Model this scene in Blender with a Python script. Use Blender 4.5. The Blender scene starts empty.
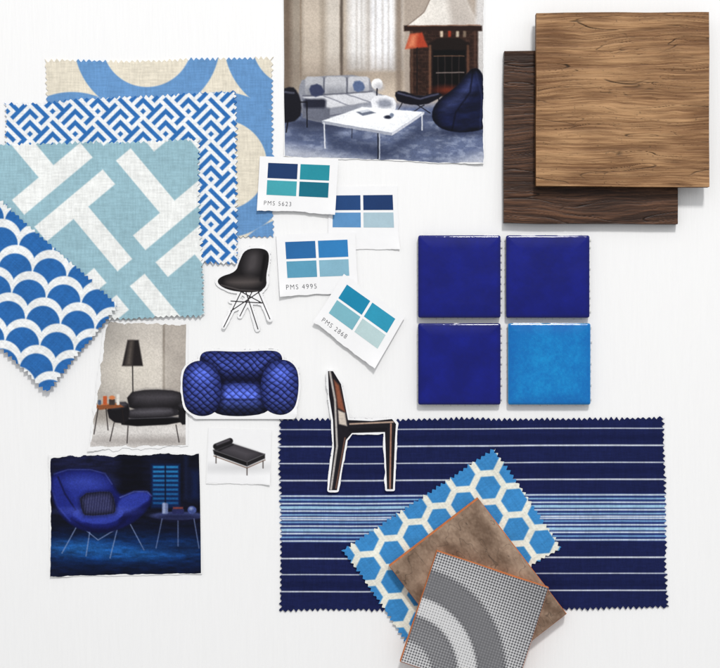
import bpy, math, numpy as np
H = 1.4                       # camera height, metres; one photo pixel is one millimetre on the table
scene = bpy.context.scene
COL = scene.collection
# ------------------------------------------------------------------ noise
_T = {}
def vn(x, y, seed=0):
    if seed not in _T: _T[seed] = np.random.RandomState(seed + 11).rand(256, 256)
    T = _T[seed]
    xi = np.floor(x).astype(int); yi = np.floor(y).astype(int)
    fx = x - xi; fy = y - yi
    fx = fx*fx*(3-2*fx); fy = fy*fy*(3-2*fy)
    a = T[xi & 255, yi & 255]; b = T[(xi+1) & 255, yi & 255]
    c = T[xi & 255, (yi+1) & 255]; d = T[(xi+1) & 255, (yi+1) & 255]
    return (a*(1-fx)+b*fx)*(1-fy) + (c*(1-fx)+d*fx)*fy
def fbm(x, y, seed=0, o=4):
    s = 0; a = .5; t = 0
    for k in range(o):
        s = s + a*vn(x*2**k + 17.3*k, y*2**k + 5.1*k, seed+k); t += a; a *= .5
    return s/t
def lin(c):
    c = np.clip(np.asarray(c, float)/255., 0, 1)
    return np.where(c <= .04045, c/12.92, ((c+.055)/1.055)**2.4)
# ------------------------------------------------------------------ signed distances (px)
def sd_poly(X, Y, pts):
    n = len(pts); d = np.full(X.shape, 1e9); ins = np.zeros(X.shape, bool)
    for i in range(n):
        ax, ay = pts[i]; bx, by = pts[(i+1) % n]
        ex, ey = bx-ax, by-ay; L = ex*ex+ey*ey+1e-9
        t = np.clip(((X-ax)*ex+(Y-ay)*ey)/L, 0, 1)
        d = np.minimum(d, (X-ax-t*ex)**2+(Y-ay-t*ey)**2)
        if ay != by:
            c = ((ay > Y) != (by > Y)) & (X < (bx-ax)*(Y-ay)/(by-ay)+ax)
            ins ^= c
    d = np.sqrt(d)
    return np.where(ins, -d, d)
def sd_line(X, Y, pts, w):
    d = np.full(X.shape, 1e9)
    for (ax, ay), (bx, by) in zip(pts[:-1], pts[1:]):
        ex, ey = bx-ax, by-ay; L = ex*ex+ey*ey+1e-9
        t = np.clip(((X-ax)*ex+(Y-ay)*ey)/L, 0, 1)
        d = np.minimum(d, np.hypot(X-ax-t*ex, Y-ay-t*ey))
    return d - w/2
def sd_ell(X, Y, cx, cy, rx, ry, rot=0):
    c, s = math.cos(math.radians(rot)), math.sin(math.radians(rot))
    u = ((X-cx)*c+(Y-cy)*s)/rx; v = (-(X-cx)*s+(Y-cy)*c)/ry
    return (np.sqrt(u*u+v*v)-1)*min(rx, ry)
def sd_rr(X, Y, x0, y0, x1, y1, r):
    qx = np.abs(X-(x0+x1)/2)-(x1-x0)/2+r; qy = np.abs(Y-(y0+y1)/2)-(y1-y0)/2+r
    return np.hypot(np.maximum(qx, 0), np.maximum(qy, 0))+np.minimum(np.maximum(qx, qy), 0)-r
def smooth_pts(pts, it=2):
    for _ in range(it):
        q = []
        for i in range(len(pts)):
            a = pts[i]; b = pts[(i+1) % len(pts)]
            q += [(a[0]*.75+b[0]*.25, a[1]*.75+b[1]*.25), (a[0]*.25+b[0]*.75, a[1]*.25+b[1]*.75)]
        pts = q
    return pts
class Pic:
    def __init__(s, X, Y, base):
        s.X, s.Y = X, Y; s.C = np.ones(X.shape+(3,))*np.array(base, float)
    def put(s, d, col, soft=.6, alpha=1.):
        a = np.clip(.5-d/(2*soft), 0, 1)*alpha
        s.C = s.C*(1-a[..., None]) + np.asarray(col, float)*a[..., None]
    def poly(s, pts, col, soft=.6, alpha=1., sm=0):
        s.put(sd_poly(s.X, s.Y, smooth_pts(pts, sm) if sm else pts), col, soft, alpha)
    def line(s, pts, w, col, soft=.5, alpha=1.): s.put(sd_line(s.X, s.Y, pts, w), col, soft, alpha)
    def ell(s, cx, cy, rx, ry, col, rot=0, soft=.6, alpha=1.): s.put(sd_ell(s.X, s.Y, cx, cy, rx, ry, rot), col, soft, alpha)
    def rect(s, x0, y0, x1, y1, col, r=.01, soft=.6, alpha=1.): s.put(sd_rr(s.X, s.Y, x0, y0, x1, y1, r), col, soft, alpha)
    def mul(s, f): s.C = s.C*f[..., None]
    def grain(s, amt, sc=1.2, seed=3): s.mul(1+amt*(fbm(s.X/sc, s.Y/sc, seed, 2)-.5)*2)
    def vol(s, d, w=6., amt=.5):
        # rounded shading of a depicted upholstered form: darker towards its rim
        n = np.clip(-d/w, 0, 1); inside = np.clip(.5-d, 0, 1)
        s.mul(1-inside*amt*(1-n)**1.5)
# ------------------------------------------------------------------ materials
def material(name, rough=.6, spec=.3, noise_scale=900., bump=.0001, weave=0, mottle=.08, mscale=300., sheen=0., coat=0., stretch=(1, 1, 1), color=None, rvar=0.):
    m = bpy.data.materials.new(name); m.use_nodes = True
    N = m.node_tree.nodes; L = m.node_tree.links
    b = N['Principled BSDF']; b.inputs['Roughness'].default_value = rough
    b.inputs['Specular IOR Level'].default_value = spec
    b.inputs['Sheen Weight'].default_value = sheen
    b.inputs['Coat Weight'].default_value = coat; b.inputs['Coat Roughness'].default_value = .04
    tc = N.new('ShaderNodeTexCoord'); mp = N.new('ShaderNodeMapping'); mp.inputs['Scale'].default_value = stretch
    L.new(tc.outputs['Object'], mp.inputs['Vector'])
    n1 = N.new('ShaderNodeTexNoise'); n1.inputs['Scale'].default_value = mscale; n1.inputs['Detail'].default_value = 5
    L.new(mp.outputs[0], n1.inputs['Vector'])
    mr = N.new('ShaderNodeMapRange'); mr.inputs['From Min'].default_value = .3; mr.inputs['From Max'].default_value = .7
    mr.inputs['To Min'].default_value = 1-mottle; mr.inputs['To Max'].default_value = 1+mottle*.6
    L.new(n1.outputs['Fac'], mr.inputs['Value'])
    mx = N.new('ShaderNodeMix'); mx.data_type = 'RGBA'; mx.blend_type = 'MULTIPLY'; mx.inputs[0].default_value = 1
    if color is None:
        at = N.new('ShaderNodeAttribute'); at.attribute_name = 'Col'; L.new(at.outputs['Color'], mx.inputs[6])
    else: mx.inputs[6].default_value = (*lin(color), 1)
    L.new(mr.outputs[0], mx.inputs[7]); L.new(mx.outputs[2], b.inputs['Base Color'])
    n2 = N.new('ShaderNodeTexNoise'); n2.inputs['Scale'].default_value = noise_scale; n2.inputs['Detail'].default_value = 3
    L.new(mp.outputs[0], n2.inputs['Vector'])
    hgt = n2.outputs['Fac']
    if weave:
        ws = []
        for ax in 'XY':
            w = N.new('ShaderNodeTexWave'); w.bands_direction = ax; w.inputs['Scale'].default_value = weave
            w.inputs['Distortion'].default_value = 1.5; w.inputs['Detail'].default_value = 1
            L.new(tc.outputs['Object'], w.inputs['Vector']); ws.append(w)
        ad = N.new('ShaderNodeMath'); ad.operation = 'ADD'; L.new(ws[0].outputs['Fac'], ad.inputs[0]); L.new(ws[1].outputs['Fac'], ad.inputs[1])
        a2 = N.new('ShaderNodeMath'); a2.operation = 'MULTIPLY_ADD'; a2.inputs[1].default_value = .5
        L.new(ad.outputs[0], a2.inputs[0]); L.new(n2.outputs['Fac'], a2.inputs[2]); hgt = a2.outputs[0]
    bp = N.new('ShaderNodeBump'); bp.inputs['Strength'].default_value = .6; bp.inputs['Distance'].default_value = bump
    L.new(hgt, bp.inputs['Height']); L.new(bp.outputs[0], b.inputs['Normal'])
    if coat: L.new(bp.outputs[0], b.inputs['Coat Normal'])
    return m
M_cloth = material('woven_cotton', .9, .12, 1100, .00022, weave=330, mottle=.05, mscale=700, sheen=.05)
M_stripe = material('striped_ticking', .85, .1, 1100, .0002, weave=360, mottle=.08, mscale=600)
M_paper = material('matt_paper', .75, .2, 500, .00008, mottle=.015, mscale=120)
M_gloss = material('glossy_magazine_paper', .5, .12, 250, .00005, mottle=.03, mscale=900)
M_ink = material('printed_ink', .6, .2, 700, .00004, mottle=.04, mscale=500)
M_glaze = material('blue_glaze', .06, .45, 45, .0004, mottle=.03, mscale=180)
M_wood = material('rustic_wood', .6, .22, 420, .0005, mottle=.18, mscale=300, stretch=(.1, 1, 1))
M_dwood = material('dark_stained_wood', .5, .25, 420, .0005, mottle=.26, mscale=300, stretch=(.1, 1, 1))
M_stone = material('mottled_stone_glaze', .5, .3, 300, .0002, mottle=.08, mscale=200)
M_bisque = material('terracotta_bisque', .85, .2, 500, .0004, mottle=.2, mscale=200)
M_mosaic = material('printed_tile_face', .4, .3, 300, .0001, mottle=.04, mscale=200)
M_thread = material('white_thread', .9, .1, 900, .0001, color=(225, 225, 222))
# ------------------------------------------------------------------ sheet builder
def Wp(px, py, z=0):
    k = (H - z*.001)/H
    return (np.asarray(px)-360)*.001*k, (334-np.asarray(py))*.001*k
def tri(a): return np.abs((a % 1)*2-1)*2-1
def edge_off(style, a, seed):
    lo = (vn(a/38, a*0+seed*3.7, 5)-.5)*2.2
    if style == 'pink': return lo + tri(a/5.4)*1.45*(.6+.7*vn(a/9, a*0+seed, 8)) + (vn(a/2., a*0+seed, 9)-.5)*1.1
    if style == 'torn': return lo*1.3 + (fbm(a/9, a*0+seed*1.3, 6, 5)-.5)*6
    if style == 'rough': return lo*.8 + (fbm(a/9, a*0+seed*1.3, 6, 5)-.5)*2.2
    if style == 'cut': return lo*.35
    return a*0
def sheet(name, quad, paint, zfn, mat, step=.5, edges=('cut',)*4, th=.3, zref=0, origin=None, parent=None, edge_col=None, mask=None, seed=1, falloff=5.):
    q = np.array(quad, float)
    Lu = max(np.linalg.norm(q[1]-q[0]), np.linalg.norm(q[2]-q[3])); Lv = max(np.linalg.norm(q[3]-q[0]), np.linalg.norm(q[2]-q[1]))
    nu, nv = int(Lu/step)+2, int(Lv/step)+2
    s, t = np.meshgrid(np.linspace(0, 1, nu), np.linspace(0, 1, nv))
    P = ((1-s)*(1-t))[..., None]*q[0]+(s*(1-t))[..., None]*q[1]+(s*t)[..., None]*q[2]+((1-s)*t)[..., None]*q[3]
    u = (q[1]-q[0])/np.linalg.norm(q[1]-q[0]); v = (q[3]-q[0])/np.linalg.norm(q[3]-q[0])
    f = falloff
    for k, (dist, along, nrm) in enumerate([(t*Lv, s*Lu, -v), ((1-s)*Lu, t*Lv, u), ((1-t)*Lv, s*Lu, v), (s*Lu, t*Lv, -u)]):
        w = np.clip(1-dist/f, 0, 1)
        P = P + (w*edge_off(edges[k], along, seed*7+k))[..., None]*nrm
    X, Y = P[..., 0], P[..., 1]
    idx = np.arange(nu*nv).reshape(nv, nu)
    F = np.stack([idx[:-1, :-1], idx[1:, :-1], idx[1:, 1:], idx[:-1, 1:]], -1).reshape(-1, 4)
    X = X.ravel().copy(); Y = Y.ravel().copy()
    if mask is not None:
        d = mask(X, Y); e = .05
        gx = (mask(X+e, Y)-d)/e; gy = (mask(X, Y+e)-d)/e
        near = np.abs(d) < step*.75
        X = np.where(near, X-d*gx, X); Y = np.where(near, Y-d*gy, Y)
        F = F[np.all((d < step*.75)[F], axis=1)]
        used = np.unique(F); mp = -np.ones(nu*nv, int); mp[used] = np.arange(len(used)); F = mp[F]; X = X[used]; Y = Y[used]
    C = lin(paint(X, Y)) if callable(paint) else np.ones(X.shape+(3,))*lin(paint)
    Z = zfn(X, Y)
    wx, wy = Wp(X, Y, zref)
    if origin is None:
        origin = Wp(*q.mean(0), zref)
    V = np.stack([wx-origin[0], wy-origin[1], Z*.001], -1)
    # skirt along the border gives the sheet its thickness
    E = np.concatenate([F[:, [0, 1]], F[:, [1, 2]], F[:, [2, 3]], F[:, [3, 0]]])
    key = np.sort(E, 1); key = key[:, 0].astype(np.int64)*10**8+key[:, 1]
    _, inv, cnt = np.unique(key, return_inverse=True, return_counts=True)
    B = E[cnt[inv.ravel()] == 1]
    bv, binv = np.unique(B, return_inverse=True); binv = binv.reshape(B.shape)
    n0 = len(V); nb = len(bv)
    top = V[bv].copy(); bot = top.copy(); bot[:, 2] = np.maximum(bot[:, 2]-th*.001, .00005) if th < 2 else bot[:, 2]-th*.001
    ec = C[bv] if edge_col is None else np.ones((nb, 3))*lin(edge_col)
    S = np.stack([B[:, 0]*0+n0+binv[:, 1], n0+binv[:, 0], n0+nb+binv[:, 0], n0+nb+binv[:, 1]], -1)
    V = np.concatenate([V, top, bot]); C = np.concatenate([C, ec, ec]); FF = np.concatenate([F, S])
    me = bpy.data.meshes.new(name)
    me.vertices.add(len(V)); me.vertices.foreach_set('co', V.astype(np.float32).ravel())
    me.loops.add(FF.size); me.loops.foreach_set('vertex_index', FF.astype(np.int32).ravel())
    me.polygons.add(len(FF)); me.polygons.foreach_set('loop_start', np.arange(0, FF.size, 4, dtype=np.int32))
    me.polygons.foreach_set('use_smooth', np.concatenate([np.ones(len(F), bool), np.zeros(len(S), bool)]))
    me.update(calc_edges=True)
    ca = me.color_attributes.new('Col', 'FLOAT_COLOR', 'POINT')
    ca.data.foreach_set('color', np.concatenate([C, np.ones((len(C), 1))], 1).astype(np.float32).ravel())
    me.materials.append(mat)
    o = bpy.data.objects.new(name, me); COL.objects.link(o)
    if parent is not None: o.parent = parent
    else: o.location = (origin[0], origin[1], 0)
    o['_ox'] = float(origin[0]); o['_oy'] = float(origin[1])
    return o
def org(o): return (o['_ox'], o['_oy'])
def tag(o, label, cat, group=None):
    o['label'] = label; o['category'] = cat
    if group: o['group'] = group
    return o
def Zf(base, amp=.5, curls=(), fine=0.):
    def z(X, Y):
        h = base + amp*2*(fbm(X/75+3, Y/75+9, 40, 3)-.5)
        for cx, cy, r, hh in curls:
            h = h + hh*np.clip(1-np.hypot(X-cx, Y-cy)/r, 0, 1)**2
        if fine: h = h + fine*(fbm(X/14, Y/14, 50, 2)-.5)
        return h
    return z
def threads(X, Y, a=.06, rot=0):
    c, s = math.cos(math.radians(rot)), math.sin(math.radians(rot)); U = X*c+Y*s; V = -X*s+Y*c
    return 1+a*(vn(U/1.1, V/7, 21)+vn(U/7, V/1.1, 22)-1)*1.2
# ------------------------------------------------------------------ patterns
def bars(U, V, segs, shifts, hw):
    d = np.full(U.shape, 9.)
    for (x0, y0, x1, y1) in segs:
        for sx, sy in shifts:
            a, b, e, g = x0+sx, y0+sy, x1+sx, y1+sy
            d = np.minimum(d, np.maximum(np.abs(U-(a+e)/2)-abs(e-a)/2, np.abs(V-(b+g)/2)-abs(g-b)/2))
    return d-hw
def rotc(X, Y, cell, rot, ox, oy):
    c, s = math.cos(math.radians(rot)), math.sin(math.radians(rot))
    return ((X-ox)*c+(Y-oy)*s)/cell, (-(X-ox)*s+(Y-oy)*c)/cell
def fret_T(X, Y, cell, rot, ox, oy, hw, stem=3.6):
    U, V = rotc(X, Y, cell, rot, ox, oy)
    r = np.floor(V/6); V = V-r*6; U = (U-4*r) % 8
    return bars(U, V, [(0, 0, 4, 0), (2, 0, 2, stem), (4, 4, 8, 4), (6, 4-stem, 6, 4)],
                [(0, 0), (-8, 0), (8, 0), (4, 6), (-4, 6), (-4, -6), (4, -6), (12, 6), (12, -6)], hw)*cell
def p_rings(X, Y):
    cream = (229, 221, 203)
    p = Pic(X, Y, cream)
    blue = (104, 150, 200)
    for cx, cy in [(147, 42), (297, 42), (222, 165), (72, 165), (297, 290), (147, 290)]:
        p.ell(cx, cy, 73, 73, blue); p.ell(cx, cy, 45, 45, cream)
    p.mul(threads(X, Y, .06)*(.97+.06*fbm(X/30, Y/30, 2))); return p.C
def p_fret_small(X, Y):
    # stepped keys: each long bar turns a corner at both ends and hooks round its neighbour
    p = Pic(X, Y, (240, 241, 242))
    U, V = rotc(X, Y, 4.0, 45, 30, 100)
    r = np.floor(V/8); V = V-r*8; U = U % 8
    segs = [(0, 0, 6, 0), (6, 0, 6, 2), (2, 2, 4, 2), (2, 2, 2, 6), (4, 4, 8, 4), (4, 4, 4, 6), (0, 2, 0, 6), (6, 6, 6, 6.01), (-2, 0, -2, 2)]
    p.put(bars(U, V, segs, [(a, b) for a in (-8, 0, 8) for b in (-8, 0, 8)], .52)*4.0, (48, 110, 180), .5)
    p.mul(threads(X, Y, .05)); return p.C
def p_fret_big(X, Y):
    p = Pic(X, Y, (152, 188, 200)); p.put(fret_T(X, Y, 17.5, -40, 48, 228, .55, 3.9), (238, 240, 238), .6)
    p.mul(threads(X, Y, .06)*(.97+.06*fbm(X/40, Y/40, 2))); return p.C
def p_scale(X, Y):
    a = math.radians(8); c, s = math.cos(a), math.sin(a); U = X*c+Y*s; V = -X*s+Y*c
    p = Pic(U, V, (44, 104, 172)); w, h, R = 35., 24., 19.8
    for r in range(0, 24):
        cy = 140+r*h; off = (r % 2)*w/2
        cx = np.round((U-off)/w)*w+off
        p.put(np.hypot(U-cx, V-cy)-R, (238, 240, 240), .6)
        p.put(np.hypot(U-cx, V-cy-5.5)-(R-3.0), (44, 104, 172), .6)
    p.mul(threads(X, Y, .07, 41)*(.97+.06*fbm(X/25, Y/25, 4))); return p.C
def p_stripe(X, Y):
    yy = Y+(X-470)*.004+(vn(X/60, X*0, 31)-.5)*.9
    p = Pic(X, Y, (26, 33, 76))
    wl = (214, 220, 228)
    def st(y, w, col, al=.95, soft=.4): p.put(np.abs(yy-y)-w/2, col, soft, al)
    for y, w in [(429, 1.0), (446, 1.5), (463, 1.1), (480, 1.5), (558, 1.5), (574, 1.0), (591, 1.3)]: st(y, w, wl)
    st(438, 6, (19, 25, 62), .5, 1); st(471, 6, (20, 26, 66), .5, 1); st(584, 6, (19, 25, 62), .5, 1)
    p.put(np.abs(yy-518)-24, (38, 54, 112), .5)
    for k, y in enumerate(np.arange(495.5, 542, 3.75)):
        st(y, 1.5, [(206, 220, 230), (140, 182, 214), (206, 220, 230), (122, 166, 206)][k % 4])
    for y in (507, 529.5): st(y, 2.8, (160, 198, 222))
    st(518, 3.4, (218, 228, 236)); st(518, .8, (70, 100, 160))
    p.mul(threads(X, Y, .09)*(.95+.10*fbm(X/35, Y/35, 2))); return p.C
def p_hex(X, Y):
    a = math.radians(-34); c, s = math.cos(a), math.sin(a); U = (X-440)*c+(Y-520)*s; V = -(X-440)*s+(Y-520)*c
    p = Pic(X, Y, (60, 136, 198)); S = 58.
    cream = (234, 234, 222); W = 6.4
    d = np.full(U.shape, 99.)
    R = 16.5
    for r in range(-4, 5):
        for q in range(-5, 6):
            cx = (q+.5*(r % 2))*S; cy = r*S*.866
            # hexagonal rings linked corner to centre by even bars, leaving angular gaps between them
            hx = [(cx+R*math.cos(math.radians(60*k+30)), cy+R*math.sin(math.radians(60*k+30))) for k in range(7)]
            d = np.minimum(d, sd_line(U, V, hx, W))
            for k in range(6):
                t = math.radians(60*k+30); Q = S/math.sqrt(3)
                d = np.minimum(d, sd_line(U, V, [hx[k], (cx+Q*math.cos(t), cy+Q*math.sin(t))], W))
    p.put(d, cream, .6); p.mul(threads(X, Y, .07, -34)*(.96+.08*fbm(X/25, Y/25, 4))); return p.C
def wood_fields(X, Y, seed):
    wp = (fbm(X/120, Y/45, seed, 2)-.5)*16+(fbm(X/34, Y/18, seed+1, 3)-.5)*3.6
    yy = Y+wp
    g = fbm(X/150, yy/7, seed+3, 4); fine = fbm(X/26, yy/.8, seed+5, 4)
    def cr(sx, sy, n, w, lx, ly, th, sd):
        r = fbm(X/sx, yy/sy, seed+sd, 3)
        return np.clip(1-np.abs(((r*n) % 1)-.5)/w, 0, 1)*np.clip((vn(X/lx, yy/ly, seed+sd+3)-th)*3, 0, 1)
    crack = np.maximum(cr(220, 21, 5, .028, 60, 9, .42, 9), cr(180, 15, 4, .024, 40, 7, .5, 24)); crack2 = cr(80, 8, 6, .05, 16, 3, .5, 14)
    return g, fine, crack, crack2
def p_wood(X, Y):
    g, fine, c1, c2 = wood_fields(X, Y, 60)
    a = np.array((112, 78, 50.)); b = np.array((180, 140, 100.))
    t = np.clip((g-.5)*1.1+.5+(fine-.5)*1.5+(fbm(X/60, Y/40, 71, 3)-.5)*1.1, 0, 1)[..., None]
    C = a*(1-t)+b*t
    C = C*(1-.6*c1-.28*c2)[..., None].clip(.25, 1)
    sp = np.clip((vn(X/2.6, Y/1.1, 75)-.88)*7, 0, 1)[..., None]
    return C*(1-.35*sp)
def z_wood(base, seed):
    def z(X, Y):
        g, fine, c1, c2 = wood_fields(X, Y, seed); return base-.9*c1-.35*c2+.8*(g-.5)+.35*(fine-.5)
    return z
def p_dwood(X, Y):
    g, fine, c1, c2 = wood_fields(X, Y, 90)
    a = np.array((46, 29, 21.)); b = np.array((104, 72, 52.))
    t = np.clip((g-.5)*1.5+.36+(fine-.5)*1.9, 0, 1)[..., None]
    return (a*(1-t)+b*t)*(1-.5*c1-.25*c2)[..., None].clip(.3, 1)
# ------------------------------------------------------------------ the table
def tabletop():
    me = bpy.data.meshes.new('tabletop'); s = 1.6
    me.from_pydata([(-s, -s, 0), (s, -s, 0), (s, s, 0), (-s, s, 0), (-s, -s, -.03), (s, -s, -.03), (s, s, -.03), (-s, s, -.03)], [],
                   [(0, 1, 2, 3), (7, 6, 5, 4), (0, 4, 5, 1), (1, 5, 6, 2), (2, 6, 7, 3), (3, 7, 4, 0)])
    m = material('white_painted_board', .55, .25, 90, .0004, mottle=.012, mscale=60, color=(244, 244, 244), stretch=(6, .35, 1))
    me.materials.append(m); o = bpy.data.objects.new('tabletop', me); COL.objects.link(o)
    o['kind'] = 'structure'; tag(o, 'white painted board with faint vertical grain under all the samples', 'tabletop')
tabletop()
PK = ('pink',)*4
# ------------------------------------------------------------------ fabric swatches
G = 'fabric swatches overlapping at upper left'
tag(sheet('fabric_swatch', [(46, 61), (272, 59), (273, 236), (46, 238)], p_rings, Zf(1.1), M_cloth, .6, PK, .7, 1, seed=1),
    'cream fabric swatch with large blue rings, lowest of the upper left stack', 'fabric swatch', G)
tag(sheet('fabric_swatch', [(6, 104), (235, 91), (237, 263), (9, 268)], p_fret_small, Zf(2.2), M_cloth, .42, PK, .7, 2, seed=2),
    'white fabric swatch with fine blue diagonal maze pattern, between ring and pale blue swatches', 'fabric swatch', G)
tag(sheet('fabric_swatch', [(-20, 146), (198, 140), (203, 316), (-20, 321)], p_fret_big, Zf(3.3, .6, [(203, 140, 40, 1.0)]), M_cloth, .55, PK, .7, 3, seed=3),
    'pale grey-blue fabric swatch with bold white angular fretwork', 'fabric swatch', G)
tag(sheet('fabric_swatch', [(-30, 173), (118, 305), (48, 391), (-100, 259)], p_scale, Zf(4.8, .6, [(118, 305, 50, 3.0), (48, 391, 40, 1.5)]), M_cloth, .5, PK, .7, 4, seed=4),
    'blue and white fish scale fabric swatch lying askew at the left edge', 'fabric swatch', G)
tag(sheet('fabric_swatch', [(280, 420), (663, 418), (667, 608), (280, 610)], p_stripe, Zf(1.2, .5), M_stripe, .45, PK, .8, 1, seed=5),
    'wide navy fabric swatch with thin white stripes and a pale blue striped band', 'fabric swatch')
tag(sheet('fabric_swatch', [(343, 550), (494, 449), (561, 548), (406, 640)], p_hex, Zf(2.6, .5, [(494, 449, 30, 1.2), (343, 550, 35, 1.5)]), M_cloth, .5, PK, .7, 2.5, seed=6),
    'bright blue fabric swatch with cream geometric lattice under the brown tile', 'fabric swatch')
# ------------------------------------------------------------------ wood samples
tag(sheet('wood_sample', [(504, 51), (678, 51), (678, 224), (504, 223)], p_dwood, z_wood(8, 90), M_dwood, .6, ('cut',)*4, 8, 8, seed=9, edge_col=(50, 35, 27)),
    'dark brown square wood board lying underneath the lighter one', 'wood sample', 'square wood flooring samples')
tag(sheet('wood_sample', [(536, 13), (709, 12), (709, 187), (536, 186)], p_wood, z_wood(18.8, 60), M_wood, .45, ('cut',)*4, 9.0, 18, seed=10, edge_col=(104, 72, 44)),
    'light brown cracked rustic wood board on top of the dark one', 'wood sample', 'square wood flooring samples')
# ------------------------------------------------------------------ blue tiles
def tile(x0, y0, x1, y1, kind, label, seed):
    T = 8.
    def paint(X, Y):
        n = fbm(X/20, Y/20, seed, 3); f = fbm(X/2.2, Y/2.2, seed+5, 3)
        de = np.minimum(np.minimum(X-x0, x1-X), np.minimum(Y-y0, y1-Y))
        vein = np.clip(1-np.abs(((fbm(X/5, Y/5, seed+9, 3)*10) % 1)-.5)/.06, 0, 1)
        if kind == 'navy':
            p = Pic(X, Y, (2, 14, 108)); t = np.clip(n*1.8-.5, 0, 1)[..., None]
            p.C = p.C*(1-t*.7)+np.array((8, 24, 136.))*t*.7
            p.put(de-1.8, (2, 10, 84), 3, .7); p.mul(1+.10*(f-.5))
        else:
            p = Pic(X, Y, (4, 112, 186)); t = np.clip((n-.4)*1.4+.3+(f-.5)*.9, 0, 1)[..., None]
            p.C = p.C*(1-t)+np.array((14, 140, 206.))*t
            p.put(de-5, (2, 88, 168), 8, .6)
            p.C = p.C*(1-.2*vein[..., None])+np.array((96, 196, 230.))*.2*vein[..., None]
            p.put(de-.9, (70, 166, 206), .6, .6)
        return p.C
    def z(X, Y):
        d = sd_rr(X, Y, x0, y0, x1, y1, 2.5)
        return T-.2*np.clip(d+2.4, 0, 3)**2-.004*np.clip(d+14, 0, 14)**2+.3*(fbm(X/40, Y/40, seed, 2)-.5)
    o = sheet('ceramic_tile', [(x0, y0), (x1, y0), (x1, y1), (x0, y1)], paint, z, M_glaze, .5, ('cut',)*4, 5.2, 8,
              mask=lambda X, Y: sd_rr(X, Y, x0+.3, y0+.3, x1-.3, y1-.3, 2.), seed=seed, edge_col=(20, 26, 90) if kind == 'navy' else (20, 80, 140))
    tag(o, label, 'tile', 'square blue glazed tiles')
    # thread net glued under the tile, its ends poking out
    V = []; Fc = []
    def box(ax, ay, bx, by, za, zb):
        n = len(V); ox, oy = org(o)
        for zz in (za, zb):
            for x, y in ((ax, ay), (bx, ay), (bx, by), (ax, by)):
                w = Wp(x, y, 8); V.append((float(w[0])-ox, float(w[1])-oy, zz*.001))
        Fc.extend([(n, n+1, n+2, n+3), (n+7, n+6, n+5, n+4)]+[(n+i, n+4+i, n+4+(i+1) % 4, n+(i+1) % 4) for i in range(4)])
    R = np.random.RandomState(seed)
    k = x0+4
    while k < x1-3: box(k, y0-R.rand()*1.2, k+.8, y1+.4+R.rand()*1.4, .5, 1.1); k += 7.2
    k = y0+4
    while k < y1-3: box(x0-R.rand()*1., k, x1+1+R.rand()*1.4, k+.9, 1.15, 1.75); k += 7.2
    me = bpy.data.meshes.new('mesh_backing'); me.from_pydata(V, [], Fc); me.materials.append(M_thread)
    b = bpy.data.objects.new('mesh_backing', me); COL.objects.link(b); b.parent = o
tile(418, 235, 501, 318, 'navy', 'dark ultramarine tile, upper left of the four blue tiles', 101)
tile(506, 235, 590, 318, 'navy', 'dark ultramarine tile directly above the bright blue tile', 111)
tile(418, 323, 501, 405, 'navy', 'dark ultramarine tile, lower left of the four, beside the bright blue tile', 121)
tile(508, 323, 591, 405, 'bright', 'bright azure blue tile, the only light one of the four', 131)
# ------------------------------------------------------------------ terracotta-backed tiles
def backed_tile(quad, paint, zb, T, mat, label, seed):
    q = np.array(quad, float); c = q.mean(0)
    ox, oy = Wp(*c, zb+T); root = bpy.data.objects.new('floor_tile', None); COL.objects.link(root); root.location = (ox, oy, zb*.001)
    root.empty_display_size = .02
    sheet('tile_body', [tuple(p) for p in q], (196, 118, 72), lambda X, Y: T-1.3+0*X, M_bisque, 3., ('none',)*4, T-1.3, zb+T, origin=(ox, oy), parent=root)
    q2 = c+(q-c)*.99
    sheet('glazed_face', [tuple(p) for p in q2], paint, lambda X, Y: T+.12*(fbm(X/9, Y/9, seed, 3)-.5), mat, .4, ('cut',)*4, 1.25, zb+T, origin=(ox, oy), parent=root, seed=seed, edge_col=(190, 130, 92))
    tag(root, label, 'tile', 'terracotta backed floor tiles')
def p_brown(X, Y):
    a = math.radians(52); c, s = math.cos(a), math.sin(a); U = X*c+Y*s; V = -X*s+Y*c
    n = fbm(U/40, V/17, 201, 3); m = fbm(U/11, V/8, 204, 3); f = fbm(U/2.5, V/1.8, 207, 3)
    t = np.clip((n-.5)*1.5+.52+(m-.5)*.9+(f-.5)*.55, 0, 1)[..., None]
    C = np.array((108, 86, 70.))*(1-t)+np.array((168, 144, 124.))*t
    cr = np.clip(1-np.abs(((fbm(U/40, V/20, 214, 4)*5) % 1)-.5)/.03, 0, 1)
    return C*(1-.3*cr)[..., None]
def p_dots(X, Y):
    a = math.radians(18.3); c, s = math.cos(a), math.sin(a); U = (X-437)*c+(Y-551)*s; V = -(X-437)*s+(Y-551)*c
    r = np.hypot(U-2, V-126)
    P_ = 2.75
    du = (U/P_) % 1-.5; dv = (V/P_) % 1-.5; dot = np.hypot(du, dv)*P_
    p = Pic(X, Y, (214, 214, 215))
    tone = np.interp(r, [0, 30, 34, 56, 60, 76, 80, 104, 109, 130, 160, 190], [.25, .3, .62, .72, .18, .2, .8, .74, .30, .42, .6, .8])
    rad = np.sqrt(np.clip(tone, 0, 1))*P_*.60
    p.put(dot-rad, (76, 76, 80), .5)
    p.put(np.maximum(r-104, 79-r), (120, 120, 123), 2.5, .68)
    p.put(np.maximum(r-56, 34-r), (130, 130, 133), 2.5, .5)
    p.put(np.maximum(r-76, 60-r), (224, 224, 224), 2.5, .45)
    return p.C
backed_tile([(478, 498), (567, 614), (478, 683), (389, 566)], p_brown, 4.0, 8., M_stone, 'mottled brown stone look tile lying between lattice fabric and dotted grey tile', 301)
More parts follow.
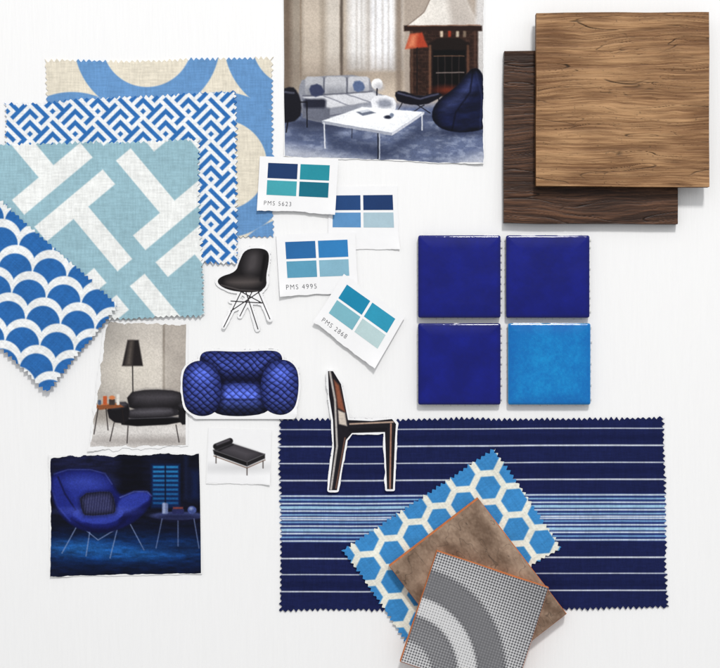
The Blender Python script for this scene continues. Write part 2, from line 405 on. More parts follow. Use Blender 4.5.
backed_tile([(437, 551), (549, 588), (513, 699), (400, 662)], p_dots, 12.4, 8.5, M_mosaic, 'grey dotted tile with curved bands, topmost at the bottom edge', 311)
# ------------------------------------------------------------------ colour cards
def quv(q, u, v):
    q = np.array(q, float); return tuple((1-u)*(1-v)*q[0]+u*(1-v)*q[1]+u*v*q[2]+(1-u)*v*q[3])
def card(quad, base, curls, cols, text, label, edges, patches, seed, tpos=(.08, .90), tsize=.115):
    zf = Zf(base, .35, curls)
    o = sheet('colour_card', quad, (243, 243, 244), zf, M_paper, .8, edges, .35, base, seed=seed)
    tag(o, label, 'colour card', 'paper colour cards')
    names = ['upper left', 'upper right', 'lower left', 'lower right']
    for k, ((u0, u1, v0, v1), col) in enumerate(zip(patches, cols)):
        def pt(X, Y, col=col):
            p = Pic(X, Y, col); p.mul(.97+.06*fbm(X/12, Y/12, seed, 3)); return p.C
        c = sheet('colour_patch', [quv(quad, u0, v0), quv(quad, u1, v0), quv(quad, u1, v1), quv(quad, u0, v1)], pt,
                  lambda X, Y: zf(X, Y)+.12, M_ink, .7, ('none',)*4, .08, base, origin=org(o), parent=o, seed=seed)
        c['label'] = names[k]+' printed colour patch'
    if text:
        cu = bpy.data.curves.new('lettering', 'FONT'); cu.body = text; cu.size = 1; cu.space_character = 1.25; cu.offset = -.012
        to = bpy.data.objects.new('lettering_source', cu); COL.objects.link(to)
        dg = bpy.context.evaluated_depsgraph_get(); me = bpy.data.meshes.new_from_object(to.evaluated_get(dg))
        me.name = 'lettering'; bpy.data.objects.remove(to)
        co = np.zeros(len(me.vertices)*3); me.vertices.foreach_get('co', co); co = co.reshape(-1, 3)
        q = np.array(quad, float); ul = np.linalg.norm(q[1]-q[0]); vl = np.linalg.norm(q[3]-q[0])
        px = tsize*vl
        u = tpos[0]+co[:, 0]*px*.92/ul; v = tpos[1]-co[:, 1]*px/vl
        X = (1-u)*(1-v)*q[0, 0]+u*(1-v)*q[1, 0]+u*v*q[2, 0]+(1-u)*v*q[3, 0]
        Y = (1-u)*(1-v)*q[0, 1]+u*(1-v)*q[1, 1]+u*v*q[2, 1]+(1-u)*v*q[3, 1]
        wx, wy = Wp(X, Y, base); ox, oy = org(o)
        co = np.stack([wx-ox, wy-oy, (zf(X, Y)+.14)*.001], -1)
        me.vertices.foreach_set('co', co.astype(np.float32).ravel()); me.update()
        me.materials.clear(); me.materials.append(M_black)
        t = bpy.data.objects.new('lettering', me); COL.objects.link(t); t.parent = o
M_black = material('black_ink', .6, .2, 700, .00002, color=(66, 66, 72))
pt = [(.11, .49, .12, .40), (.525, .90, .12, .40), (.11, .49, .44, .71), (.525, .90, .44, .71)]
card([(329, 187), (397, 186), (400, 249), (328, 248)], .9, [(400, 249, 22, 1.5)], [(30, 68, 122), (22, 54, 104), (92, 146, 196), (170, 196, 208)], None,
     'small colour card in navy and pale blue tucked behind two other cards', ('cut', 'rough', 'rough', 'cut'), [(.06, .46, .14, .38), (.50, .93, .14, .38), (.06, .46, .42, .66), (.50, .93, .42, .66)], 3)
card([(260, 156), (338, 159), (335, 214), (257, 210)], 3.4, [(257, 210, 25, 1.5), (335, 214, 20, 2.)], [(22, 54, 102), (34, 142, 158), (66, 164, 176), (14, 108, 130)], 'PMS 5623',
     'colour card with teal and navy patches reading PMS 5623', ('cut', 'cut', 'rough', 'cut'), pt, 4)
card([(276, 235), (355, 232), (358, 293), (280, 296)], 2.0, [(280, 296, 25, 2.), (358, 293, 22, 1)], [(38, 104, 164), (46, 126, 188), (90, 156, 186), (134, 180, 200)], 'PMS 4995',
     'colour card with mid blue patches reading PMS 4995', ('cut', 'cut', 'rough', 'cut'), pt, 5)
card([(344, 274), (405, 317), (375, 368), (313, 322)], 3.6, [(375, 368, 25, 2.5), (313, 322, 25, 1.5)], [(22, 134, 172), (44, 150, 182), (124, 182, 196), (186, 210, 212)], 'PMS 2868',
     'tilted colour card with turquoise to pale patches reading PMS 2868', ('cut', 'cut', 'rough', 'cut'), pt, 6)
# ------------------------------------------------------------------ printed photographs
def printed(quad, inset, paint, zf, zref, edges, label, seed, gloss=M_gloss, name='printed_photo', step=.45):
    o = sheet(name, quad, (240, 240, 240), zf, M_paper, 1., edges, .25, zref, seed=seed)
    tag(o, label, 'photo print')
    q = np.array(quad, float); c = q.mean(0); q2 = q+np.sign(c-q)*np.array(inset)
    sheet('printed_image', [tuple(p) for p in q2], paint, lambda X, Y: zf(X, Y)+.12, gloss, step, edges, .08, zref, origin=org(o), parent=o, seed=seed+1)
    return o
def p_living(X0, Y0):
    # slight wobble of the depicted edges keeps them from reading as ruled lines
    X = X0+(fbm(X0/5, Y0/5, 140, 2)-.5)*.7; Y = Y0+(fbm(X0/5, Y0/5, 150, 2)-.5)*.7
    p = Pic(X, Y, (186, 173, 158))
    p.mul(.78+.26*np.clip((X-283)/90, 0, 1))
    p.rect(283, -10, 291, 92, (112, 98, 86), soft=3); p.rect(300, -10, 301.5, 78, (140, 124, 108), soft=.8, alpha=.8)
    p.rect(303, -10, 320, 74, (192, 180, 166), soft=2); p.rect(326, -10, 341, 76, (200, 192, 182), soft=3); p.rect(340, -10, 343, 76, (98, 88, 80), soft=1)
    p.rect(346, -10, 404, 70, (194, 187, 180), soft=2); p.rect(350, -10, 366, 70, (222, 220, 218), soft=3); p.rect(370, -10, 394, 70, (234, 234, 236), soft=3)
    for x in (356, 361, 368, 375, 382, 388, 396): p.rect(x, -10, x+1.2, 70, (172, 166, 160), soft=1.4, alpha=.7)
    p.rect(396, -10, 402, 92, (132, 118, 106), soft=2, alpha=.8)
    p.rect(283, 60, 404, 84, (120, 108, 98), soft=9, alpha=.35)
    p.rect(404, -10, 492, 100, (166, 154, 143), soft=2)
    p.poly([(434, -10), (462, -10), (472, 12), (482, 26), (404, 28), (424, 12)], (224, 219, 212), soft=1.2)
    p.poly([(446, -10), (462, -10), (482, 26), (452, 28)], (180, 171, 163), soft=4, alpha=.8); p.line([(434, -10), (424, 12), (404, 28)], 1.2, (110, 94, 84), alpha=.7)
    p.rect(476, -10, 492, 84, (200, 197, 195), soft=2)
    p.rect(410, 28, 478, 96, (50, 34, 29), soft=1)
    br = ((Y/3.4) % 1 < .18) | (((X+(np.floor(Y/3.4) % 2)*3.4)/6.8) % 1 < .12)
    p.put(np.where(br, 0, 1)*9.+sd_rr(X, Y, 411, 31, 477, 95, .1).clip(0, 9), (88, 66, 55), .5, .55)
    p.mul(1+.6*(fbm(X/4, Y/2.4, 160, 3)-.5)*(sd_rr(X, Y, 411, 31, 477, 95, .1) < 0))
    p.rect(404, 25.5, 482, 31, (44, 30, 26), soft=.8); p.line([(408, 26), (480, 25)], 1, (134, 96, 76), alpha=.8)
    p.rect(432, 44, 466, 96, (12, 10, 13), soft=1.5); p.poly([(428, 44), (438, 38), (460, 38), (470, 44), (470, 50), (428, 50)], (30, 22, 20), soft=1)
    for x in (438, 445, 452, 459): p.line([(x, 56), (x, 92)], .8, (86, 74, 68), soft=.7, alpha=.6)
    p.line([(434, 56), (464, 56)], 1, (120, 92, 74), alpha=.8)
    p.line([(430, 46), (430, 94)], 2.4, (122, 88, 70), soft=1, alpha=.8); p.line([(468, 46), (468, 80)], 2.4, (108, 76, 60), soft=1, alpha=.8)
    p.line([(412, 32), (412, 92)], 2, (104, 78, 64), soft=1, alpha=.7); p.line([(475, 32), (475, 78)], 2, (94, 68, 58), soft=1, alpha=.7)
    for x, c in ((440, (196, 180, 160)), (448, (150, 60, 40)), (456, (180, 168, 150)), (463, (120, 104, 90))): p.rect(x, 31, x+3, 37, c, r=1, soft=.8)
    p.poly([(410, 34), (422, 32.5), (428, 47), (405, 49)], (164, 66, 44), soft=1); p.poly([(411, 35), (417, 34), (415, 47), (407, 48)], (204, 124, 92), soft=2.5); p.line([(417, 48), (417, 93)], 1., (30, 24, 24))
    p.ell(448, 90, 13, 4, (98, 44, 30), soft=3); p.rect(436, 72, 464, 73.2, (120, 108, 104), soft=.5)
    # floor and rug
    p.rect(280, 104, 492, 180, (92, 102, 130), soft=5)
    n = fbm(X/6, Y/2.6, 77, 5); n2 = fbm(X/40, Y/14, 83, 4); t = (np.clip((n-.44)*4, 0, 1)*np.clip((Y-106)/10, 0, 1))[..., None]
    p.C = p.C*(1-.42*t)+np.array((174, 182, 200.))*.42*t
    p.mul(1+.4*(n2-.5)*(Y > 106))
    p.poly([(280, 144), (350, 156), (430, 166), (492, 150), (492, 182), (280, 182)], (188, 191, 200), soft=6, alpha=.75)
    p.poly([(300, 122), (340, 128), (330, 142), (286, 136)], (58, 66, 90), soft=6, alpha=.6)
    # sofa
    p.poly([(290, 120), (392, 112), (396, 122), (330, 130), (286, 126)], (46, 50, 68), soft=5, alpha=.7)
    body = [(298, 90), (303, 77), (368, 74), (374, 92), (392, 98), (390, 112), (330, 124), (300, 118)]
    p.poly(body, (138, 140, 149), sm=1, soft=.7)
    for x0, x1, cc in ((305, 323, 172), (325, 346, 186), (348, 369, 194)):
        p.rect(x0, 76.5, x1, 95, (cc, cc+1, cc+6), r=3.5, soft=.8); p.rect(x0+1, 88, x1-1, 95, (cc-55, cc-53, cc-45), r=2, soft=4, alpha=.8)
    for x in (324, 347): p.line([(x, 78), (x, 94)], .9, (84, 86, 98), soft=.6)
    p.poly([(303, 97), (372, 92), (389, 99), (330, 108)], (208, 209, 214), soft=1.); p.line([(324, 96), (350, 106)], .9, (122, 124, 136), soft=.7); p.line([(346, 94), (370, 102)], .9, (122, 124, 136), soft=.7); p.line([(303, 96), (372, 91.5)], 1, (84, 86, 98), soft=.8)
    p.poly([(302, 98), (330, 109), (330, 124), (302, 118)], (104, 107, 120), soft=1.); p.poly([(330, 109), (389, 100), (389, 111), (330, 124)], (142, 145, 156), soft=1.); p.line([(330, 116), (389, 106)], .9, (86, 88, 104), soft=.7); p.line([(330, 123), (389, 111)], 1, (40, 42, 56), soft=.7)
    p.poly([(308, 86), (320, 83), (326, 94), (312, 98)], (60, 66, 92), soft=.8, sm=1); p.poly([(352, 82), (362, 80), (366, 90), (355, 93)], (92, 108, 142), soft=.8, sm=1); p.rect(304, 99, 326, 108, (40, 42, 56), r=3, soft=1.5)
    p.poly([(280, 90), (292, 86), (298, 92), (302, 104), (300, 120), (280, 124)], (28, 28, 36), sm=1, soft=.8); p.line([(284, 92), (294, 93)], 1.5, (90, 92, 106), soft=1); p.line([(300, 102), (307, 102), (307, 127)], 1.1, (20, 20, 26)); p.line([(288, 120), (286, 132)], 1.2, (20, 20, 26))
    p.ell(377, 84, 5.5, 5.5, (236, 236, 236)); p.ell(379, 87, 3.5, 3, (184, 184, 190), soft=3); p.line([(377, 89), (377, 98)], 1.4, (40, 40, 50))
    p.poly([(370, 96), (392, 95), (398, 106), (390, 116), (373, 113)], (222, 223, 227), sm=1); p.poly([(376, 100), (390, 99), (393, 107), (380, 109)], (140, 144, 156), sm=1, soft=2); p.ell(384, 119, 12, 2.5, (50, 56, 80), soft=3, alpha=.6)
    # lounge chair
    p.ell(420, 116, 24, 3, (48, 54, 78), soft=3, alpha=.6)
    p.poly([(394, 93), (400, 90), (420, 97), (438, 92), (444, 96), (424, 106), (398, 103)], (20, 20, 30), sm=1); p.line([(398, 93), (420, 99), (438, 94)], 1.2, (92, 94, 116), soft=1)
    for a, b in (((402, 103), (396, 114)), ((438, 97), (441, 111)), ((418, 105), (430, 113)), ((424, 105), (410, 114))): p.line([a, b], .9, (18, 18, 26))
    # bean bag
    bb = smooth_pts([(472, 67), (481, 70), (488, 90), (492, 126), (470, 133), (444, 131), (430, 119), (436, 101), (456, 88)], 2)
    p.ell(460, 133, 32, 3.5, (40, 46, 70), soft=3, alpha=.7)
    p.poly(bb, (22, 28, 56), soft=.8); p.poly([(470, 74), (475, 86), (464, 100), (448, 110), (441, 110), (446, 102), (460, 92)], (62, 70, 108), sm=2, soft=6, alpha=.8)
    wr = fbm(X/16+Y/30, Y/5, 170, 3); p.mul(1+.9*(wr-.5)*(sd_poly(X, Y, bb) < 0))
    p.line([(473, 70), (470, 92), (456, 112), (452, 130)], 1, (8, 11, 30), soft=1); p.line([(476, 72), (482, 96), (480, 130)], 1, (54, 62, 98), soft=1.3, alpha=.7); p.vol(sd_poly(X, Y, bb), w=8, amt=.5)
    # coffee table
    p.poly([(330, 134), (388, 146), (420, 124), (424, 134), (386, 160), (330, 148)], (52, 60, 84), soft=5, alpha=.65)
    p.poly([(322, 121), (362, 107), (424, 112), (392, 133)], (234, 236, 239)); p.poly([(350, 118), (364, 110), (400, 112), (386, 122)], (250, 250, 250), soft=6, alpha=.7)
    p.poly([(322, 121), (392, 133), (392, 135.6), (322, 123.6)], (160, 164, 176), soft=.4); p.poly([(392, 133), (424, 112), (424, 114.4), (392, 135.6)], (200, 202, 210), soft=.4)
    p.line([(324, 123), (325, 148)], 1.1, (228, 230, 234)); p.line([(378, 134), (378, 161)], 1.3, (34, 38, 50)); p.line([(379.4, 134), (379.4, 161)], .8, (206, 210, 218)); p.line([(422, 114), (422, 130)], 1.1, (228, 230, 234)); p.line([(352, 129), (352, 138)], .9, (50, 54, 70))
    p.poly([(356, 112), (368, 110), (376, 113), (363, 116)], (104, 110, 126)); p.poly([(358, 111), (368, 109.4), (372, 111), (362, 113)], (200, 204, 212)); p.ell(388, 117, 4, 1.8, (40, 44, 60)); p.ell(392, 115, 2, 2, (120, 130, 150))
    p.grain(.07, 1.1); p.mul(.94+.12*fbm(X/22, Y/22, 180, 3)); p.C = 128+(p.C-128)*1.1; return p.C
printed([(283, -14), (485, -14), (484, 164), (284, 157)], (.8, .8), p_living, Zf(.7, .3, [(484, 166, 50, 2.0), (283, 157, 30, 1)]), 1, ('cut', 'rough', 'rough', 'cut'),
        'torn magazine photo of a living room with grey sofa and fireplace', 21)
def p_lampchair(X, Y):
    p = Pic(X, Y, (200, 193, 184)); p.mul(.86+.20*np.clip((X-92)/60, 0, 1)-.08*np.clip((360-Y)/50, 0, 1))
    p.rect(164, 318, 195, 410, (166, 157, 148), soft=3, alpha=.7); p.rect(163, 318, 164.6, 410, (128, 118, 108), soft=1.2)
    p.ell(136, 372, 26, 20, (228, 221, 208), soft=14, alpha=.6)
    p.rect(80, 422, 195, 462, (214, 210, 206), soft=5); p.rect(80, 408, 195, 422, (136, 128, 122), soft=6, alpha=.5)
    p.line([(132.5, 364), (133, 400)], 1.1, (30, 28, 28)); p.poly([(127.5, 340), (138.5, 340), (143, 366), (122, 366)], (34, 30, 31), soft=.8); p.poly([(130, 341), (133, 341), (131, 365), (126, 365)], (92, 84, 78), soft=2.5)
    p.ell(150, 441, 44, 3, (126, 118, 114), soft=5, alpha=.7)
    # low, wide black lounge chair on thin legs
    p.poly([(126, 393), (150, 389), (180, 391), (187, 398), (186, 412), (130, 412)], (28, 26, 29), sm=1); p.poly([(132, 394), (150, 391), (178, 393), (180, 401), (136, 404)], (70, 67, 72), soft=5, sm=1)
    p.poly([(124, 409), (176, 407), (182, 417), (122, 420)], (40, 38, 42), sm=1); p.poly([(130, 410), (170, 408.5), (172, 413), (132, 415)], (92, 89, 96), soft=3, sm=1)
    p.poly([(120, 418), (182, 416), (182, 424), (122, 427)], (15, 14, 17), sm=1); p.line([(122, 419), (180, 417)], .8, (80, 78, 84), soft=.7)
    p.poly([(106, 406), (124, 401), (130, 405), (128, 424), (110, 422)], (24, 22, 26), sm=1); p.poly([(108, 405.5), (123, 401.5), (128, 405), (114, 409)], (82, 79, 86), soft=2.5, sm=1)
    p.poly([(178, 404), (188, 401), (193, 404), (192, 424), (179, 425)], (22, 21, 24), sm=1); p.poly([(179, 404.5), (188, 402), (192, 404), (182, 408)], (74, 72, 78), soft=2, sm=1)
    # side table with things on it
    p.poly([(94, 405), (118, 403), (124, 407), (99, 410)], (140, 82, 50), soft=.6); p.line([(96, 405), (118, 403.6)], .8, (206, 144, 100))
    p.rect(103, 396, 107, 405, (196, 92, 50), r=1); p.rect(109, 399, 115, 405, (60, 52, 50), r=1); p.ell(112, 397.6, 3, 2, (216, 130, 80)); p.rect(98, 400, 101, 405, (74, 90, 114), r=1); p.rect(116.5, 394, 119.5, 405, (230, 226, 218), r=1)
    for a, b in (((98, 409), (94, 434)), ((122, 408), (124, 424)), ((106, 409), (108, 430)), ((114, 423), (110, 441)), ((128, 426), (127, 443)), ((176, 425), (179, 442)), ((190, 424), (192, 438))): p.line([a, b], .9, (34, 28, 28))
    p.grain(.08, 1.1); p.mul(.95+.1*fbm(X/20, Y/20, 181, 3)); return p.C
printed([(105, 320), (188, 322), (188, 447), (88, 451)], (2.2, 2.), p_lampchair, Zf(.7, .3, [(89, 450, 30, 1.5)]), 1, ('torn', 'cut', 'torn', 'torn'),
        'torn photo of a floor lamp and black armchair against a beige wall', 24)
def p_womb(X, Y):
    p = Pic(X, Y, (10, 12, 27))
    p.ell(84, 458, 60, 26, (22, 25, 54), soft=18); p.rect(118, 450, 146, 512, (7, 8, 19), soft=5, alpha=.8); p.rect(46, 528, 206, 582, (8, 19, 48), soft=12)
    p.ell(120, 552, 66, 12, (12, 56, 116), soft=12); p.ell(82, 548, 24, 5, (34, 98, 168), soft=7); p.ell(136, 553, 26, 4, (30, 90, 160), soft=6); p.ell(180, 548, 18, 4, (22, 72, 140), soft=6); p.ell(110, 572, 60, 6, (6, 12, 34), soft=7, alpha=.8)
    n = fbm(X/9, Y/2.2, 88, 4); p.C = p.C*(.6+.8*n[..., None])
    p.rect(151, 464, 180, 508, (8, 30, 72), soft=1.5)
    for k in range(9): p.rect(153, 466+k*4.5, 178, 468.2+k*4.5, (40-2*k, 130-6*k, 188-6*k), soft=.8, alpha=.92)
    p.rect(164.6, 464, 166, 508, (8, 18, 42)); p.rect(184, 456, 188, 500, (18, 25, 52), soft=2); p.rect(190, 470, 200, 500, (14, 26, 62), soft=4)
    # joined metal legs first, the shell sits on them
    for pts in ([(78, 524), (62, 553)], [(78, 524), (98, 540), (118, 528)], [(118, 526), (110, 558)], [(128, 520), (144, 550)], [(90, 530), (86, 556)]): p.line(pts, .9, (136, 150, 188), alpha=.8)
    # wide winged shell: back, two curling wings, separate seat
    shell = smooth_pts([(49, 482), (53, 472), (68, 468), (90, 468), (106, 472), (114, 484), (120, 496), (134, 490), (148, 490), (153, 496), (150, 506), (140, 518), (124, 528), (106, 533), (86, 532), (68, 524), (54, 508)], 2)
    p.poly(shell, (20, 27, 98), soft=.7)
    p.poly([(62, 480), (78, 474), (98, 477), (108, 490), (112, 504), (90, 510), (72, 506)], (36, 48, 138), soft=6, sm=2); p.ell(84, 482, 18, 5, (58, 74, 172), soft=6, alpha=.7)
    p.poly([(52, 482), (58, 476), (66, 494), (78, 512), (88, 524), (70, 522), (56, 506)], (30, 40, 124), sm=1, soft=1.2); p.line([(58, 477), (65, 494), (77, 512)], 1.1, (10, 12, 48), soft=1); p.line([(51, 486), (57, 506), (70, 521)], 1, (66, 82, 180), soft=1, alpha=.6)
    p.line([(54, 474), (68, 469.5), (90, 469.5), (105, 473.5), (112, 484)], .9, (96, 112, 206), soft=.8, alpha=.7)
    p.poly([(118, 500), (134, 491.5), (148, 491.5), (151, 496), (146, 504), (130, 513), (116, 515)], (42, 56, 150), sm=1, soft=1.4); p.line([(120, 497.5), (134, 491.5), (147, 491.5), (151.5, 496)], .9, (116, 132, 220), soft=.8, alpha=.8); p.poly([(118, 514), (134, 511), (150, 500), (148, 507), (136, 519), (120, 527)], (14, 18, 72), sm=1, soft=2)
    seatc = smooth_pts([(68, 513), (90, 506), (118, 507), (126, 513), (112, 524), (86, 524)], 1)
    p.poly([(66, 515), (88, 528), (114, 528), (128, 514), (124, 524), (110, 532), (86, 531)], (10, 12, 50), sm=1, soft=2, alpha=.85); p.poly(seatc, (46, 60, 156), soft=.9); p.ell(96, 511, 24, 3, (78, 94, 190), soft=4, alpha=.75)
    p.vol(sd_poly(X, Y, shell), w=4, amt=.45)
    pil = smooth_pts([(79, 494), (108, 491), (113, 495), (116, 510), (113, 514), (86, 516), (82, 512)], 1)
    p.put(sd_poly(X, Y, pil)-1.5, (8, 9, 36), 2.5, .6); p.poly(pil, (44, 46, 84), soft=.8); rb = np.abs(((X+.12*Y)/2.6) % 1-.5)*2; p.put(np.where(rb > .55, 0, 9)+sd_poly(X, Y, pil).clip(0, 9), (104, 106, 148), .8, .55); p.vol(sd_poly(X, Y, pil), w=6, amt=.6)
    # low side table with a few objects
    p.ell(180, 548, 24, 3, (8, 14, 34), soft=4, alpha=.8)
    p.ell(178, 516, 26, 4, (70, 80, 128)); p.ell(178, 515, 24, 3, (46, 54, 98), soft=1.5); p.ell(178, 518.5, 26, 3.5, (16, 18, 46), alpha=.6, soft=1)
    p.rect(162, 503, 168, 514, (104, 116, 156), r=1.5); p.rect(163, 503, 165, 513, (160, 172, 204), soft=1); p.rect(172, 509, 184, 514, (36, 40, 84), r=1); p.rect(173, 507, 183, 509, (120, 60, 60), soft=.7); p.ell(192, 510, 4.4, 4, (66, 80, 138)); p.ell(191, 508.6, 1.6, 1.3, (150, 166, 206), soft=1.2)
    for a, b in (((162, 519), (156, 548)), ((178, 521), (178, 546)), ((194, 519), (199, 548))): p.line([a, b], .9, (120, 134, 176), alpha=.75)
    p.grain(.12, 1.1); return p.C
printed([(49, 456), (200, 453), (202, 574), (50, 577)], (.9, .9), p_womb, Zf(.8, .3, [(50, 577, 35, 2.0), (202, 574, 25, 1.0), (49, 456, 25, 1)]), 1, ('torn', 'cut', 'rough', 'rough'),
        'dark blue photo of a rounded armchair beside a small side table in dim light', 27)
def p_daybed(X, Y):
    p = Pic(X, Y, (242, 242, 243)); p.ell(240, 468, 28, 3, (190, 190, 192), soft=5, alpha=.7)
    p.poly([(213, 450), (231, 443), (265, 454), (247, 462)], (50, 47, 52)); p.poly([(224, 450), (234, 446), (256, 453.5), (246, 458)], (86, 82, 88), soft=4, alpha=.7)
    p.poly([(213, 450), (247, 462), (247, 466.5), (214, 454.5)], (16, 15, 18)); p.poly([(247, 462), (265, 454), (265, 458.5), (247, 466.5)], (30, 28, 31)); p.line([(214, 456), (247, 468), (265, 460)], .8, (96, 66, 50))
    p.line([(216, 446.5), (230, 441)], 6, (20, 18, 22)); p.line([(217, 444.6), (229, 440)], 1.4, (104, 99, 106), soft=1.2); p.line([(219, 450.5), (233, 444.6)], 1, (12, 11, 14), soft=.8)
    for a, b in (((216, 456), (216, 463)), ((247, 468), (247, 475)), ((263, 461), (263, 468))): p.line([a, b], .9, (50, 40, 36))
    return p.C
printed([(208, 428), (272, 430), (270, 485), (206, 484)], (.5, .5), p_daybed, Zf(.6, .3, [(270, 485, 25, 1.5)]), 1, ('cut', 'cut', 'rough', 'cut'),
        'small white paper showing a low black daybed', 30, gloss=M_paper)
# ------------------------------------------------------------------ paper cut-outs
def cutout(box, shapes, margin, paint, zf, zref, label, seed, extra=None):
    x0, y0, x1, y1 = box
    def d0(X, Y):
        d = shapes[0](X, Y)
        for s in shapes[1:]: d = np.minimum(d, s(X, Y))
        return d
    def dm(X, Y):
        d = d0(X, Y)-margin-(fbm(X/8, Y/8, seed, 2)-.5)*2.0
        if extra is not None: d = np.minimum(d, extra(X, Y))
        return d
    quad = [(x0, y0), (x1, y0), (x1, y1), (x0, y1)]
    o = sheet('paper_cutout', quad, (242, 242, 243), zf, M_paper, .5, ('none',)*4, .3, zref, mask=dm, seed=seed)
    tag(o, label, 'paper cutout')
    sheet('printed_image', quad, paint, lambda X, Y: zf(X, Y)+.12, M_gloss, .35, ('none',)*4, .08, zref, origin=org(o), parent=o, mask=d0, seed=seed)
seatp = smooth_pts([(245, 249), (262, 248), (269, 252), (269, 262), (266, 276), (267, 287), (256, 293), (230, 291), (217, 284), (219, 277), (236, 272), (239, 262)], 2)
wires = [[(242, 290), (224, 327)], [(246, 292), (258, 329)], [(252, 292), (240, 316)], [(258, 291), (270, 319)], [(231, 301), (262, 303)], [(238, 290), (262, 303)], [(262, 290), (231, 311)]]
def p_bucket(X, Y):
    p = Pic(X, Y, (58, 56, 58)); p.poly(seatp, (26, 24, 26), soft=.7)
    p.poly([(247, 252), (261, 251), (259, 272), (244, 274)], (72, 68, 70), sm=2, soft=5); p.poly([(224, 280), (250, 277), (263, 281), (252, 287), (230, 286)], (96, 88, 86), sm=2, soft=4, alpha=.8)
    p.line([(265, 256), (261, 280)], 2, (12, 11, 13), soft=1.4); p.line([(221, 285), (240, 290), (258, 291)], 1, (110, 104, 102), soft=.8, alpha=.7); return p.C
cutout((208, 238, 280, 338), [lambda X, Y: sd_poly(X, Y, seatp)]+[(lambda X, Y, w=w: sd_line(X, Y, w, .95)) for w in wires], 2.4, p_bucket,
       Zf(1.2, .3, [(224, 327, 30, 2), (268, 320, 25, 2), (262, 250, 30, 1.5)]), 1, 'cutout of a black bucket chair on crossed wire legs', 41)
_bk = smooth_pts([(199, 362), (201, 353), (210, 350.5), (240, 352), (272, 350), (281, 353), (283, 362), (280, 394), (202, 394)], 2)
_al = smooth_pts([(182, 380), (185, 367), (196, 360), (210, 362), (219, 372), (222, 386), (220, 404), (214, 414), (200, 417), (187, 411), (183, 398)], 2)
_ar = smooth_pts([(299, 379), (296, 366), (286, 359), (272, 361), (263, 371), (260, 385), (262, 403), (268, 412), (282, 416), (294, 410), (298, 397)], 2)
_st = smooth_pts([(212, 386), (240, 382), (270, 386), (273, 396), (270, 413), (240, 417), (212, 414), (209, 398)], 2)
back = lambda X, Y: sd_poly(X, Y, _bk)
armL = lambda X, Y: sd_poly(X, Y, _al)
armR = lambda X, Y: sd_poly(X, Y, _ar)
seat = lambda X, Y: sd_poly(X, Y, _st)
def p_sofa(X, Y):
    p = Pic(X, Y, (20, 24, 80))
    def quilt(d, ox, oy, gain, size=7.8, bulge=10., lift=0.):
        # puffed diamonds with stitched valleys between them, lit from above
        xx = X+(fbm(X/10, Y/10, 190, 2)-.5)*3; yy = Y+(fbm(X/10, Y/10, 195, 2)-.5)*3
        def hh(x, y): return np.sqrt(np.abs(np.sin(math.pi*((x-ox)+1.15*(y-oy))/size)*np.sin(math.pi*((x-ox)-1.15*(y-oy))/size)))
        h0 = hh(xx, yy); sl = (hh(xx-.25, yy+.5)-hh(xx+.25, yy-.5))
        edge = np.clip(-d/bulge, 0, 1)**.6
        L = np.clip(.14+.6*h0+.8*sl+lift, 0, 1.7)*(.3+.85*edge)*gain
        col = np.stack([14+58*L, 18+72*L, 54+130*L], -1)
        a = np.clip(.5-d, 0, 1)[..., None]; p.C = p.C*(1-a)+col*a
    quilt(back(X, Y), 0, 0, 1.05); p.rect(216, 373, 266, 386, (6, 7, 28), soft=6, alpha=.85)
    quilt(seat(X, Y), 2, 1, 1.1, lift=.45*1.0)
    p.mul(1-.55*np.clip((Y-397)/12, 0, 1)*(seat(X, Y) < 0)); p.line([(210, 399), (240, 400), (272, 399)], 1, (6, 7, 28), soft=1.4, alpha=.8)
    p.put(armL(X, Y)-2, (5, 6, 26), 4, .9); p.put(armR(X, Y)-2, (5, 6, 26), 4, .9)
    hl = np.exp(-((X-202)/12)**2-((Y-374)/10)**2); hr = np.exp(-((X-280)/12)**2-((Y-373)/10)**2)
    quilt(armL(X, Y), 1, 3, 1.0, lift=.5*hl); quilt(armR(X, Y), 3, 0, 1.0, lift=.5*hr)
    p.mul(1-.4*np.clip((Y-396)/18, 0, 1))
    return p.C
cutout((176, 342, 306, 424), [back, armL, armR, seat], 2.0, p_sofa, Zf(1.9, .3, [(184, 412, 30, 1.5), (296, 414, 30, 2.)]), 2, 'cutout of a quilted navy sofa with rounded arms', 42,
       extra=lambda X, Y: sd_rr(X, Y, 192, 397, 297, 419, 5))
cb = [(328, 371), (333, 371), (341, 384), (348, 420), (372, 421), (392, 419), (396, 424), (395, 440), (393, 489), (387, 489), (385, 432), (352, 433), (346, 440), (337, 490), (329, 490), (334, 448), (333, 420), (329, 395)]
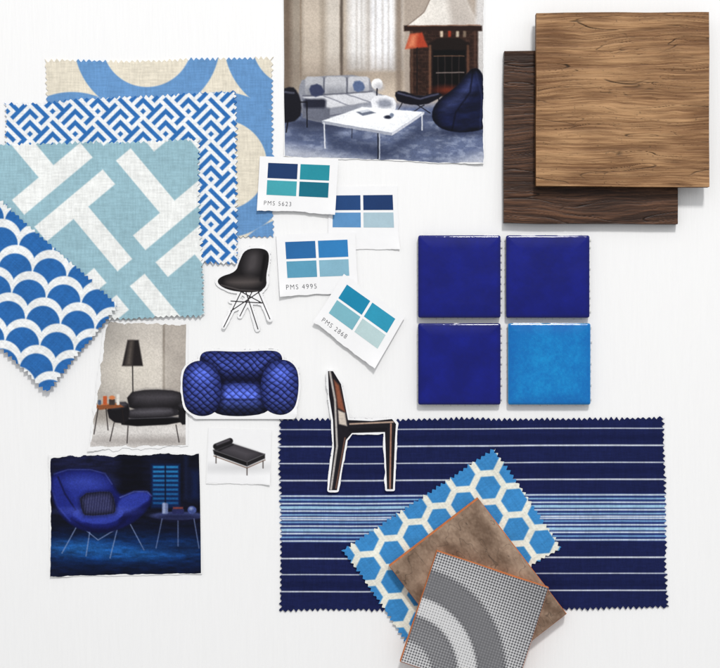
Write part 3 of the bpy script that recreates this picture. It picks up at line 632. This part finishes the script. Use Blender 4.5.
def p_sidechair(X, Y):
    p = Pic(X, Y, (28, 26, 32)); p.poly([(329, 373), (332, 373), (338, 384), (345, 422), (338, 424), (332, 396)], (34, 30, 34))
    p.poly([(334, 380), (339, 385), (345, 412), (338, 408)], (140, 82, 60), soft=1.2); p.poly([(338, 410), (345, 413), (347, 426), (339, 424)], (206, 194, 182), soft=.8)
    p.line([(330, 372), (335, 400), (337, 446), (331, 489)], 2, (212, 206, 200), alpha=.85); p.line([(350, 424), (393, 422)], 1.6, (184, 158, 140)); p.line([(350, 430), (386, 429)], 3, (22, 20, 26))
    p.line([(391, 424), (390, 488)], 1.6, (168, 124, 104)); p.line([(345, 438), (336, 488)], 1.4, (114, 82, 70)); p.grain(.1, 1.5); return p.C
cutout((318, 362, 406, 500), [lambda X, Y: sd_poly(X, Y, cb)], 2.0, p_sidechair, Zf(2.6, .3, [(330, 371, 40, 3.), (390, 489, 30, 2), (330, 490, 30, 2.)]), 3, 'cutout of a slim dark dining chair in side view on the striped fabric', 43)
for o in bpy.data.objects:
    for k in ('_ox', '_oy'):
        if k in o: del o[k]
# ------------------------------------------------------------------ light: soft studio surround, darker overhead, plus one window-like lamp
w = bpy.data.worlds.new('World'); scene.world = w; w.use_nodes = True
N = w.node_tree.nodes; L = w.node_tree.links; bg = N['Background']
tc = N.new('ShaderNodeTexCoord'); sx = N.new('ShaderNodeSeparateXYZ'); L.new(tc.outputs['Generated'], sx.inputs[0])
mr = N.new('ShaderNodeMapRange'); mr.interpolation_type = 'SMOOTHSTEP'; mr.inputs['From Min'].default_value = -.02; mr.inputs['From Max'].default_value = .3
mr.inputs['To Min'].default_value = .42; mr.inputs['To Max'].default_value = .95; L.new(sx.outputs['Y'], mr.inputs['Value'])
bg.inputs[0].default_value = (.985, .99, 1, 1); L.new(mr.outputs[0], bg.inputs[1])
def area(name, loc, size, power, col):
    l = bpy.data.lights.new(name, 'AREA'); l.shape = 'SQUARE'; l.size = size; l.energy = power; l.color = col
    o = bpy.data.objects.new(name, l); COL.objects.link(o); o.location = loc
    from mathutils import Vector
    o.rotation_euler = (-Vector(loc)).to_track_quat('-Z', 'Y').to_euler()
area('window_light', (.55, 2.6, 2.6), .42, 80, (1, .985, .965))
cam = bpy.data.cameras.new('camera'); cam.sensor_width = 36; cam.lens = 36*H/.72; cam.clip_start = .05; cam.clip_end = 20
co = bpy.data.objects.new('camera', cam); COL.objects.link(co); co.location = (0, 0, H); scene.camera = co
scene.view_settings.view_transform = 'Standard'; scene.view_settings.look = 'None'; scene.view_settings.exposure = 0
